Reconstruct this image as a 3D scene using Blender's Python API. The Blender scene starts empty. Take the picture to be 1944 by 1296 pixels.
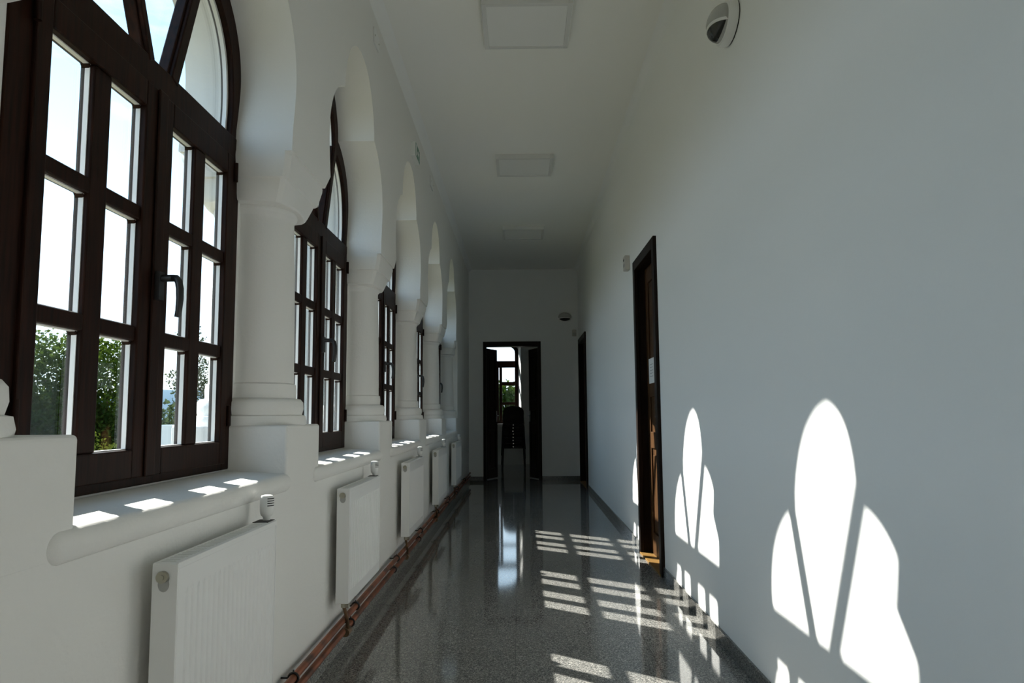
import bpy, bmesh, math, random
from mathutils import Vector, Matrix
random.seed(7)
S = bpy.context.scene
COL = S.collection
PI = math.pi

# ------------------------------------------------------------------ helpers
class MB:
    """collects shapes, builds ONE mesh object"""
    def __init__(self):
        self.v = []; self.f = []
    def add(self, vs, fs):
        o = len(self.v)
        self.v += [tuple(p) for p in vs]
        self.f += [[i + o for i in f] for f in fs]
        return self
    def box(self, x0, x1, y0, y1, z0, z1):
        vs = [(x, y, z) for x in (x0, x1) for y in (y0, y1) for z in (z0, z1)]
        return self.add(vs, [(0, 1, 3, 2), (4, 6, 7, 5), (0, 4, 5, 1), (2, 3, 7, 6), (0, 2, 6, 4), (1, 5, 7, 3)])
    def bar(self, p0, p1, w, d, axis=(1, 0, 0)):
        """bar from p0 to p1; d = depth along axis, w = width across"""
        p0, p1, a = Vector(p0), Vector(p1), Vector(axis).normalized()
        t = (p1 - p0).normalized(); s = t.cross(a).normalized()
        vs = []
        for p in (p0, p1):
            for i, j in ((-1, -1), (1, -1), (1, 1), (-1, 1)):
                vs.append(p + s * (i * w / 2) + a * (j * d / 2))
        return self.add(vs, [(0, 3, 2, 1), (4, 5, 6, 7), (0, 1, 5, 4), (1, 2, 6, 5), (2, 3, 7, 6), (3, 0, 4, 7)])
    def tube(self, pts, r, n=12, cap=True):
        pts = [Vector(p) for p in pts]
        rs = r if isinstance(r, (list, tuple)) else [r] * len(pts)
        rings = []
        up = None
        for i, p in enumerate(pts):
            t = (pts[min(i + 1, len(pts) - 1)] - pts[max(i - 1, 0)]).normalized()
            if up is None:
                up = Vector((0, 0, 1)) if abs(t.z) < .9 else Vector((1, 0, 0))
            s = t.cross(up).normalized(); u = s.cross(t).normalized(); up = u
            rings.append([p + (s * math.cos(2 * PI * k / n) + u * math.sin(2 * PI * k / n)) * rs[i] for k in range(n)])
        vs = [q for g in rings for q in g]; fs = []
        for i in range(len(rings) - 1):
            for k in range(n):
                a, b = i * n + k, i * n + (k + 1) % n
                fs.append((a, b, b + n, a + n))
        if cap:
            fs.append(tuple(range(n - 1, -1, -1))); fs.append(tuple((len(rings) - 1) * n + k for k in range(n)))
        return self.add(vs, fs)
    def lathe(self, prof, n=32, cx=0, cy=0, cap=True):
        vs = []; fs = []
        for (r, z) in prof:
            for k in range(n):
                vs.append((cx + r * math.cos(2 * PI * k / n), cy + r * math.sin(2 * PI * k / n), z))
        for i in range(len(prof) - 1):
            for k in range(n):
                a, b = i * n + k, i * n + (k + 1) % n
                fs.append((a, b, b + n, a + n))
        if cap:
            fs.append(tuple(range(n - 1, -1, -1))); fs.append(tuple((len(prof) - 1) * n + k for k in range(n)))
        return self.add(vs, fs)
    def prism(self, poly, a0, a1, plane='yz'):
        """simple polygon extruded along the remaining axis"""
        n = len(poly)
        def P(p, a):
            if plane == 'yz': return (a, p[0], p[1])
            if plane == 'xz': return (p[0], a, p[1])
            return (p[0], p[1], a)
        vs = [P(p, a0) for p in poly] + [P(p, a1) for p in poly]
        fs = [tuple(range(n - 1, -1, -1)), tuple(range(n, 2 * n))]
        for i in range(n):
            j = (i + 1) % n
            fs.append((i, j, j + n, i + n))
        return self.add(vs, fs)
    def strip(self, outer, inner, x0, x1, closed=False):
        """solid ring between two (y,z) polylines of equal length, x0..x1"""
        n = len(outer); vs = []
        for (o, i) in zip(outer, inner):
            vs += [(x0, *o), (x0, *i), (x1, *i), (x1, *o)]
        fs = []
        m = n if closed else n - 1
        for k in range(m):
            a = 4 * k; b = 4 * ((k + 1) % n)
            for q in range(4):
                fs.append((a + q, a + (q + 1) % 4, b + (q + 1) % 4, b + q))
        if not closed:
            fs.append((0, 1, 2, 3)); fs.append((4 * n - 1, 4 * n - 2, 4 * n - 3, 4 * n - 4))
        return self.add(vs, fs)
    def build(self, name, mat, parent=None, bevel=0, seg=2, smooth=False, angle=40, loc=None):
        me = bpy.data.meshes.new(name)
        me.from_pydata([tuple(p) for p in self.v], [], self.f)
        bm = bmesh.new(); bm.from_mesh(me)
        bmesh.ops.recalc_face_normals(bm, faces=bm.faces)
        big = [f for f in bm.faces if len(f.verts) > 4]
        if big and not smooth: bmesh.ops.triangulate(bm, faces=big)
        if smooth:
            for f in bm.faces: f.smooth = True
            for e in bm.edges:
                if len(e.link_faces) == 2 and e.calc_face_angle(0) > math.radians(angle): e.smooth = False
        bm.to_mesh(me); bm.free()
        me.materials.append(mat)
        o = bpy.data.objects.new(name, me); COL.objects.link(o)
        if parent: o.parent = parent
        if loc: o.location = loc
        if bevel:
            b = o.modifiers.new('bevel', 'BEVEL'); b.width = bevel; b.segments = seg
            b.limit_method = 'ANGLE'; b.angle_limit = math.radians(35)
        return o

def tag(o, label, cat, group=None):
    o['label'] = label; o['category'] = cat
    if group: o['group'] = group
    return o
def thing(name, loc, label, cat, group=None, rz=0):
    o = bpy.data.objects.new(name, None); COL.objects.link(o)
    o.empty_display_size = .05
    o.location = loc; o.rotation_euler = (0, 0, rz)
    return tag(o, label, cat, group)
def structure(o, label=None):
    o['kind'] = 'structure'
    if label: o['label'] = label
    return o
def copy_tree(o, parent=None):
    c = o.copy(); COL.objects.link(c)
    if parent: c.parent = parent
    for ch in list(o.children): copy_tree(ch, c)
    return c

# ------------------------------------------------------------------ materials
def newmat(name):
    m = bpy.data.materials.new(name); m.use_nodes = True
    nt = m.node_tree; nt.nodes.clear()
    return m, nt, nt.nodes.new, nt.links.new
def simple(name, col, rough=.5, metal=0, spec=.5, bump=0, bscale=80, var=0, vscale=6, col2=None):
    m, nt, N, L = newmat(name)
    out = N('ShaderNodeOutputMaterial'); p = N('ShaderNodeBsdfPrincipled')
    p.inputs['Base Color'].default_value = (*col, 1); p.inputs['Roughness'].default_value = rough
    p.inputs['Metallic'].default_value = metal; p.inputs['Specular IOR Level'].default_value = spec
    L(p.outputs[0], out.inputs[0])
    tc = N('ShaderNodeTexCoord')
    if var or col2:
        n = N('ShaderNodeTexNoise'); n.inputs['Scale'].default_value = vscale; n.inputs['Detail'].default_value = 5
        L(tc.outputs['Object'], n.inputs['Vector'])
        r = N('ShaderNodeValToRGB'); r.color_ramp.elements[0].position = .35; r.color_ramp.elements[1].position = .65
        c2 = col2 or tuple(c * (1 - var) for c in col)
        r.color_ramp.elements[0].color = (*c2, 1); r.color_ramp.elements[1].color = (*col, 1)
        L(n.outputs['Fac'], r.inputs['Fac']); L(r.outputs[0], p.inputs['Base Color'])
    if bump:
        n = N('ShaderNodeTexNoise'); n.inputs['Scale'].default_value = bscale; n.inputs['Detail'].default_value = 6
        L(tc.outputs['Object'], n.inputs['Vector'])
        b = N('ShaderNodeBump'); b.inputs['Strength'].default_value = bump; b.inputs['Distance'].default_value = .004
        L(n.outputs['Fac'], b.inputs['Height']); L(b.outputs[0], p.inputs['Normal'])
    return m
def wood(name, dark, light, rough=.38, stretch=(14, 14, 1.2)):
    m, nt, N, L = newmat(name)
    out = N('ShaderNodeOutputMaterial'); p = N('ShaderNodeBsdfPrincipled'); p.inputs['Roughness'].default_value = rough
    p.inputs['Specular IOR Level'].default_value = .11
    tc = N('ShaderNodeTexCoord'); mp = N('ShaderNodeMapping'); mp.inputs['Scale'].default_value = stretch
    n = N('ShaderNodeTexNoise'); n.inputs['Scale'].default_value = 6; n.inputs['Detail'].default_value = 7
    r = N('ShaderNodeValToRGB'); r.color_ramp.elements[0].position = .3; r.color_ramp.elements[1].position = .72
    r.color_ramp.elements[0].color = (*dark, 1); r.color_ramp.elements[1].color = (*light, 1)
    L(tc.outputs['Object'], mp.inputs[0]); L(mp.outputs[0], n.inputs['Vector']); L(n.outputs['Fac'], r.inputs['Fac'])
    L(r.outputs[0], p.inputs['Base Color']); L(p.outputs[0], out.inputs[0])
    b = N('ShaderNodeBump'); b.inputs['Strength'].default_value = .15; b.inputs['Distance'].default_value = .002
    L(n.outputs['Fac'], b.inputs['Height']); L(b.outputs[0], p.inputs['Normal'])
    return m
def granite(name, tiles=True, gain=1.0, rough=.07):
    m, nt, N, L = newmat(name)
    out = N('ShaderNodeOutputMaterial'); p = N('ShaderNodeBsdfPrincipled'); p.inputs['Roughness'].default_value = rough
    p.inputs['Specular IOR Level'].default_value = .5
    tc = N('ShaderNodeTexCoord')
    vo = N('ShaderNodeTexVoronoi'); vo.inputs['Scale'].default_value = 260
    L(tc.outputs['Object'], vo.inputs['Vector'])
    sep = N('ShaderNodeSeparateColor'); L(vo.outputs['Color'], sep.inputs[0])
    n = N('ShaderNodeTexNoise'); n.inputs['Scale'].default_value = 90; n.inputs['Detail'].default_value = 4
    L(tc.outputs['Object'], n.inputs['Vector'])
    mx = N('ShaderNodeMath'); mx.operation = 'MULTIPLY_ADD'; mx.inputs[1].default_value = .62
    L(sep.outputs[0], mx.inputs[0])
    sc = N('ShaderNodeMath'); sc.operation = 'MULTIPLY'; sc.inputs[1].default_value = .38; L(n.outputs['Fac'], sc.inputs[0])
    L(sc.outputs[0], mx.inputs[2])
    r = N('ShaderNodeValToRGB'); e = r.color_ramp.elements
    e[0].position = .12; e[0].color = (.025 * gain, .025 * gain, .024 * gain, 1)
    e[1].position = .95; e[1].color = (.36 * gain, .34 * gain, .31 * gain, 1)
    k = e.new(.4); k.color = (.085 * gain, .085 * gain, .08 * gain, 1)
    k = e.new(.65); k.color = (.15 * gain, .148 * gain, .14 * gain, 1)
    L(mx.outputs[0], r.inputs['Fac'])
    col = r.outputs[0]
    if tiles:
        br = N('ShaderNodeTexBrick'); br.offset = 0; br.squash = 1
        br.inputs['Scale'].default_value = 1; br.inputs['Mortar Size'].default_value = .0012
        br.inputs['Mortar Smooth'].default_value = .2
        br.inputs['Brick Width'].default_value = .6; br.inputs['Row Height'].default_value = .6
        br.inputs['Color1'].default_value = (1, 1, 1, 1); br.inputs['Color2'].default_value = (.9, .9, .9, 1)
        br.inputs['Mortar'].default_value = (.35, .35, .35, 1)
        mp = N('ShaderNodeMapping'); mp.inputs['Location'].default_value = (.03, .22, 0)
        L(tc.outputs['Object'], mp.inputs[0]); L(mp.outputs[0], br.inputs['Vector'])
        mm = N('ShaderNodeMix'); mm.data_type = 'RGBA'; mm.blend_type = 'MULTIPLY'; mm.inputs['Factor'].default_value = 1
        L(col, mm.inputs['A']); L(br.outputs['Color'], mm.inputs['B']); col = mm.outputs['Result']
    L(col, p.inputs['Base Color']); L(p.outputs[0], out.inputs[0])
    return m
def glassmat(name, tint=(.97, .985, .985), refl=.9):
    m, nt, N, L = newmat(name)
    out = N('ShaderNodeOutputMaterial'); t = N('ShaderNodeBsdfTransparent'); t.inputs[0].default_value = (*tint, 1)
    g = N('ShaderNodeBsdfGlossy'); g.inputs['Roughness'].default_value = .02; g.inputs[0].default_value = (refl, refl, refl, 1)
    fr = N('ShaderNodeFresnel'); ge = N('ShaderNodeNewGeometry')
    io = N('ShaderNodeMapRange'); io.inputs['To Min'].default_value = 1.45; io.inputs['To Max'].default_value = 1 / 1.45
    L(ge.outputs['Backfacing'], io.inputs['Value']); L(io.outputs[0], fr.inputs[0])
    mx = N('ShaderNodeMixShader'); L(fr.outputs[0], mx.inputs[0]); L(t.outputs[0], mx.inputs[1]); L(g.outputs[0], mx.inputs[2])
    L(mx.outputs[0], out.inputs[0])
    return m
def leafmat(name, c1, c2, trans):
    m, nt, N, L = newmat(name)
    out = N('ShaderNodeOutputMaterial'); d = N('ShaderNodeBsdfDiffuse'); t = N('ShaderNodeBsdfTranslucent')
    tc = N('ShaderNodeTexCoord'); n = N('ShaderNodeTexNoise'); n.inputs['Scale'].default_value = 2.5; n.inputs['Detail'].default_value = 4
    L(tc.outputs['Object'], n.inputs['Vector'])
    r = N('ShaderNodeValToRGB'); r.color_ramp.elements[0].position = .38; r.color_ramp.elements[1].position = .66
    r.color_ramp.elements[0].color = (*c1, 1); r.color_ramp.elements[1].color = (*c2, 1)
    L(n.outputs['Fac'], r.inputs['Fac']); L(r.outputs[0], d.inputs[0])
    t.inputs[0].default_value = (*trans, 1)
    mx = N('ShaderNodeMixShader'); mx.inputs[0].default_value = .35
    L(d.outputs[0], mx.inputs[1]); L(t.outputs[0], mx.inputs[2]); L(mx.outputs[0], out.inputs[0])
    return m

M = {}
M['plaster'] = simple('white_plaster', (.81, .80, .772), .92, spec=.2, bump=.35, bscale=70)
M['plaster_smooth'] = simple('white_wall_paint', (.885, .89, .875), .9, spec=.2, bump=.1, bscale=45)
M['ceiling'] = simple('ceiling_paint', (.895, .89, .85), .95, spec=.15, bump=.06, bscale=30)
M['facade'] = simple('facade_render', (.62, .61, .58), .95, spec=.1, bump=.3, bscale=25, var=.1, vscale=2)
M['floor'] = granite('polished_granite_tiles', gain=1.75, rough=.06)
M['skirting'] = granite('granite_skirting', tiles=False, gain=1.1, rough=.15)
M['skirting_left'] = granite('pale_granite_strip', tiles=False, gain=2.0, rough=.2)
M['wood'] = wood('dark_stained_wood', (.007, .003, .002), (.028, .0095, .005), .5)
M['doorwood'] = wood('brown_door_wood', (.04, .018, .007), (.10, .048, .019), .42)
M['doorframe'] = wood('door_frame_wood', (.010, .006, .0045), (.022, .012, .008), .45)
M['threshold'] = wood('threshold_wood', (.16, .085, .025), (.28, .16, .05), .45, (1.2, 14, 14))
M['glass'] = glassmat('window_glass')
M['spacer'] = simple('aluminium_spacer', (.86, .84, .82), .4, metal=.15)
M['black'] = simple('black_plastic', (.012, .012, .013), .35)
M['radiator'] = simple('white_enamel', (.83, .83, .82), .35, spec=.4)
M['radwhite'] = simple('white_plastic', (.80, .80, .78), .4)
M['slot'] = simple('dark_slot_and_shade', (.02, .02, .02), .7)  # real slots, plus painted shade under the valve and behind the lamps
M['brass'] = simple('nickel_brass_plug', (.42, .40, .32), .35, metal=.7)
M['copper'] = simple('copper_pipe', (.40, .125, .055), .45, metal=.45, col2=(.10, .05, .032), vscale=7)
M['oldcopper'] = simple('tarnished_copper', (.30, .17, .09), .5, metal=.5, col2=(.12, .085, .05), vscale=20)
M['clip'] = simple('black_clip_metal', (.03, .03, .03), .5, metal=.4)
M['lightframe'] = simple('lamp_frame', (.70, .70, .68), .5)
M['diffuser'] = simple('lamp_diffuser', (.84, .84, .82), .5)
M['lens'] = simple('smoked_lens', (.42, .42, .40), .18)
M['lensdark'] = simple('dark_lens', (.03, .03, .028), .15)
M['green'] = simple('sign_green', (.0, .17, .09), .4)
M['signwhite'] = simple('sign_white', (.8, .82, .8), .4)
M['paper'] = simple('paper', (.78, .78, .76), .9, spec=.1)
M['ink'] = simple('paper_ink', (.35, .35, .35), .9, spec=.1)
M['beige'] = simple('beige_plastic', (.55, .53, .48), .5)
M['chairseat'] = simple('black_upholstery', (.018, .018, .019), .85, bump=.2, bscale=300)
M['chairmetal'] = simple('black_chair_frame', (.02, .02, .02), .35)
M['rivet'] = simple('bright_rivet', (.75, .75, .75), .25, metal=.9)
M['leaf'] = leafmat('green_leaves', (.008, .022, .006), (.035, .065, .012), (.07, .115, .012))
M['leafgrey'] = leafmat('dark_leaves', (.012, .022, .010), (.03, .045, .02), (.06, .09, .03))
M['leafyellow'] = leafmat('yellow_green_leaves', (.07, .11, .015), (.16, .19, .03), (.30, .32, .04))
M['bark'] = simple('bark', (.08, .055, .04), .95, bump=.5, bscale=40)
M['ground'] = simple('dry_grass_ground', (.10, .11, .05), 1, spec=0, col2=(.13, .11, .07), vscale=.4)
M['hill'] = simple('hazy_wooded_hills', (.10, .15, .19), 1, spec=0, col2=(.13, .18, .21), vscale=.02)  # bluish tone puts the distance haze into the forest colour
M['post'] = simple('white_masonry_post', (.78, .78, .76), .9, spec=.2, bump=.2)

# ------------------------------------------------------------------ dimensions
XW = -.83            # inner face of the arcade wall
XO = -1.25           # outer face
XC = -1.04           # mid plane: face of the window frames, column axis
ZC = 3.435           # ceiling
YB = 12.0            # end wall
Y0 = -2.45           # wall behind the camera
SILL = .845
PL = 1.015           # plinth top
CAP = 2.02           # top of the capitals
def xr(y): return .91 + .006 * (y - 3)    # right wall, slightly out of parallel
piers = [(-.775 - .42, -.775), (.915, 1.39), (2.64, 3.06), (4.385, 4.805), (6.13, 6.55), (7.875, 8.295), (9.62, 10.00)]
niches = [(piers[i][1], piers[i + 1][0]) for i in range(6)]      # the first one lies behind the camera
wincent = [2.045 + 1.743 * (k - 1) for k in range(6)]

def spline(pts, n=5):
    out = []
    P = [Vector((*p, 0)) for p in pts]
    for i in range(len(P) - 1):
        a, b, c, d = P[max(i - 1, 0)], P[i], P[i + 1], P[min(i + 2, len(P) - 1)]
        for k in range(n):
            t = k / n
            q = .5 * ((2 * b) + (c - a) * t + (2 * a - 5 * b + 4 * c - d) * t * t + (3 * b - a - 3 * c + d) * t ** 3)
            out.append((q.x, q.y))
    out.append(pts[-1])
    return out
LOW = [(.600, 2.10), (.620, 2.20), (.630, 2.30), (.612, 2.40), (.565, 2.49), (.495, 2.56), (.42, 2.605), (.352, 2.628)]
UP = [(.352, 2.628), (.348, 2.69), (.312, 2.785), (.248, 2.875), (.162, 2.938), (.078, 2.966), (0, 2.974)]
def trefoil(c, sy=1.0, low=LOW, up=UP, foot=None):
    """(y,z) from right foot over the top to the left foot"""
    h = spline(low)[:-1] + spline(up)
    if foot: h = [foot] + h
    r = [(c + y * sy, z) for (y, z) in h]
    l = [(c - y * sy, z) for (y, z) in reversed(h[:-1])]
    return r + l
LOWI = [(.535, 2.065), (.545, 2.17), (.540, 2.27), (.520, 2.36), (.478, 2.435), (.415, 2.495), (.345, 2.530), (.275, 2.545)]
UPI = [(.275, 2.545), (.270, 2.60), (.257, 2.66), (.225, 2.735), (.165, 2.795), (.085, 2.825), (0, 2.833)]

# ------------------------------------------------------------------ the setting
wl = MB()
ZU = ZC + .15
poly = [(Y0, CAP)]
for (a, b) in niches:
    c = wincent[niches.index((a, b))] - .02
    arch = trefoil(c)
    poly.append((a + .02, CAP))
    poly += list(reversed(arch))
    poly.append((b - .02, CAP))
poly += [(9.80, CAP), (9.80, 0), (YB + .1, 0), (YB + .1, ZU), (Y0, ZU)]
clean = [poly[0]]
for p in poly[1:]:
    if (Vector(p) - Vector(clean[-1])).length > 1e-4: clean.append(p)
wl.prism(clean, XO, XW)
wall_left = structure(wl.build('wall_left', M['plaster'], bevel=.008, seg=3), 'white arcaded wall with trefoil arches over columns')
lw = MB(); lw.box(XO, XW, Y0, 9.80, 0, SILL - .02)
lw.build('parapet', M['plaster'], wall_left)
core = MB()
prev = Y0
for k, wc in enumerate(wincent):
    core.box(-1.10, -1.045, prev, wc - .605, SILL - .02, 2.2)
    prev = wc + .605
core.box(-1.10, -1.045, prev, 9.9, SILL - .02, 2.2)
core.box(-1.16, -1.05, Y0, 9.9, SILL - .03, .872)
cp = [(Y0, 2.05)]
for wc in wincent:
    cp += list(reversed(trefoil(wc, 1, [(y - .004, z - .004) for (y, z) in LOW], [(max(y - .004, 0), z - .004) for (y, z) in UP], foot=(.605, 2.05))))
cp += [(9.9, 2.05), (9.9, 3.1), (Y0, 3.1)]
core.prism(cp, -1.10, -1.045)
core.build('infill', M['plaster'], wall_left)

# columns: plinth, ringed base, shaft, capital
def column(a, b):
    c = (a + b) / 2; h = (b - a) / 2
    prof = [(.205, PL - .002), (.208, PL + .012), (.203, PL + .034), (.190, PL + .037), (.196, PL + .06), (.194, PL + .085), (.184, PL + .097),
            (.166, PL + .100), (.168, PL + .13), (.165, PL + .153), (.157, PL + .158), (.157, PL + .17), (.156, 1.35), (.152, 1.6), (.146, 1.80),
            (.147, 1.815), (.155, 1.822), (.158, 1.832), (.155, 1.843), (.150, 1.85), (.150, 1.90)]
    root = MB().lathe(prof, 48, XC, c).build('column', M['plaster'], wall_left, smooth=True, angle=50)
    MB().box(XO - .0004, XW + .0004, a, min(b, 9.80), SILL - .06, PL).build('plinth', M['plaster'], root, bevel=.010, seg=3)
    # capital: square abacus that narrows to a rounded cushion
    m = MB(); rows = []
    hx = .204; h = min(h, .21) + .024
    lev = [(CAP, .99, 1.0), (2.006, 1.0, 1.0), (1.992, .995, 1.0), (1.934, .93, 1.0), (1.928, .925, 1.0), (1.925, .880, .95), (1.905, .882, .80), (1.868, .872, .55), (1.852, .858, .45), (1.845, .84, .40), (1.842, .70, .2)]
    n = 64
    for (z, s, sq) in lev:
        ring = []
        for k in range(n):
            t = 2 * PI * (k + .5) / n; cx, cy = math.cos(t), math.sin(t)
            q = 1 / max(abs(cx), abs(cy))
            e = 1 + (q - 1) * sq
            e = min(e, 1.375)
            ring.append((XC + hx * s * cx * e, c + h * s * cy * e, z))
        rows.append(ring)
    vs = [p for r in rows for p in r]; fs = []
    for i in range(len(rows) - 1):
        for k in range(n):
            a_, b_ = i * n + k, i * n + (k + 1) % n
            fs.append((a_, b_, b_ + n, a_ + n))
    fs.append(tuple(range(n))); fs.append(tuple((len(rows) - 1) * n + k for k in range(n)))
    m.add(vs, fs)
    m.build('capital', M['plaster'], root, smooth=True, angle=17)
for (a, b) in piers[1:]:
    column(a, b)
column(*piers[0])

# right wall with two door openings (sheared to follow xr)
def shear(mb):
    mb.v = [(x + xr(y), y, z) for (x, y, z) in mb.v]; return mb
DA = (4.86, 5.76); DB = (10.56, 11.76); DH = 2.235
wr = MB()
wr.prism([(Y0, 0), (DA[0] + .02, 0), (DA[0] + .02, DH - .02), (DA[1] - .02, DH - .02), (DA[1] - .02, 0), (DB[0] + .02, 0), (DB[0] + .02, DH - .02),
          (DB[1] - .02, DH - .02), (DB[1] - .02, 0), (YB + .1, 0), (YB + .1, ZU), (Y0, ZU)], 0, .28)
structure(shear(wr).build('wall_right', M['plaster_smooth']))
structure(MB().box(-1.3, 1.3, Y0 - .2, Y0, 0, ZU).build('wall_front', M['plaster_smooth']))
# end wall with the double door opening
D3 = (-.597, .346)
wb = MB()
wb.prism([(-3.6, 0), (D3[0] + .02, 0), (D3[0] + .02, 2.225), (D3[1] - .02, 2.225), (D3[1] - .02, 0), (2.2, 0), (2.2, ZU), (-3.6, ZU)], YB, YB + .22, 'xz')
structure(wb.build('wall_back', M['plaster_smooth']))
structure(MB().box(-1.3, 1.3, Y0 - .2, YB + .2, ZC, ZC + .2).build('ceiling', M['ceiling']))
structure(MB().box(-1.25, 1.3, Y0 - .2, YB + .1, -.2, 0).build('floor', M['floor']))

# room beyond the double door
RY = 15.86
structure(MB().box(-3.6, 2.2, YB + .1, RY + .35, -.2, 0).build('floor_room', M['floor']))
structure(MB().box(-3.6, 2.2, YB + .2, RY + .35, 3.3, 3.5).build('ceiling_room', M['ceiling']))
structure(MB().box(-3.8, -3.6, 10.3, RY + .35, -.3, 5.6).build('wall_room_left', M['facade']))
structure(MB().box(2.2, 2.4, YB, RY + .35, 0, 3.5).build('wall_room_right', M['plaster_smooth']))
structure(MB().box(-3.7, -1.25, 10.3, 10.55, -.3, 5.6).build('wall_wing', M['facade']))
WX0, WX1, WZ0, WZ1 = -.87, -.035, .86, 2.70
def arch_top(x0, x1, zs, rise, n=14):
    c = (x0 + x1) / 2; h = (x1 - x0) / 2
    return [(c + h * math.cos(PI * k / n), zs + rise * math.sin(PI * k / n) ** .8) for k in range(n + 1)]
wz = MB()
at = arch_top(WX0, WX1, 2.42, .24)
wz.prism([(-3.6, RY), (WX0 - .06, RY), (WX0, RY + .27), (WX0, RY + .45), (-3.6, RY + .45)], 0, 3.5, 'xy')
wz.prism([(2.2, RY), (WX1 + .058, RY), (WX1, RY + .27), (WX1, RY + .45), (2.2, RY + .45)], 0, 3.5, 'xy')
wz.box(WX0 - .06, WX1 + .058, RY, RY + .45, 0, WZ0)
wz.prism(list(reversed(at)) + [(WX1, 3.5), (WX0, 3.5)], RY + .27, RY + .45, 'xz')
wz.box(WX0 - .06, WX1 + .058, RY, RY + .27, 2.78, 3.5)
structure(wz.build('wall_room_back', M['plaster_smooth']))

# soft coves where the walls meet the ceiling
def cove(side, name):
    m = MB(); r = .07; n = 8; vs = []; fs = []
    sec = []
    for k in range(n + 1):
        t = PI / 2 * k / n
        sec.append((r - r * math.cos(t), -r + r * math.sin(t)))      # offset from wall, offset from ceiling
    for y in (Y0, YB):
        for (dx, dz) in sec:
            vs.append(((XW + dx - .001) if side == 'l' else (xr(y) - dx + .001), y, ZC + dz + .001))
    for k in range(n): fs.append((k, k + 1, n + 2 + k, n + 1 + k))
    m.add(vs, fs); structure(m.build(name, M['plaster_smooth'], smooth=True, angle=60))
cove('l', 'trim_1'); cove('r', 'trim_2')

# skirtings
BBH = .066
def bb_right(y0, y1, name, mat=None):
    m = MB(); m.box(-.012, 0, y0, y1, 0, BBH)
    structure(shear(m).build(name, M['skirting'], bevel=.002))
bb_right(Y0, DA[0], 'baseboard_right'); bb_right(DA[1], DB[0], 'baseboard_right_middle'); bb_right(DB[1], YB, 'baseboard_right_end')
structure(MB().box(XW, XW + .014, Y0, YB, 0, .075).build('baseboard_left', M['skirting_left'], bevel=.002))
structure(MB().box(XW, D3[0], YB - .012, YB, 0, BBH).build('baseboard_back_left', M['skirting'], bevel=.002))
structure(MB().box(D3[1], .97, YB - .012, YB, 0, BBH).build('baseboard_back_right', M['skirting'], bevel=.002))

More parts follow.
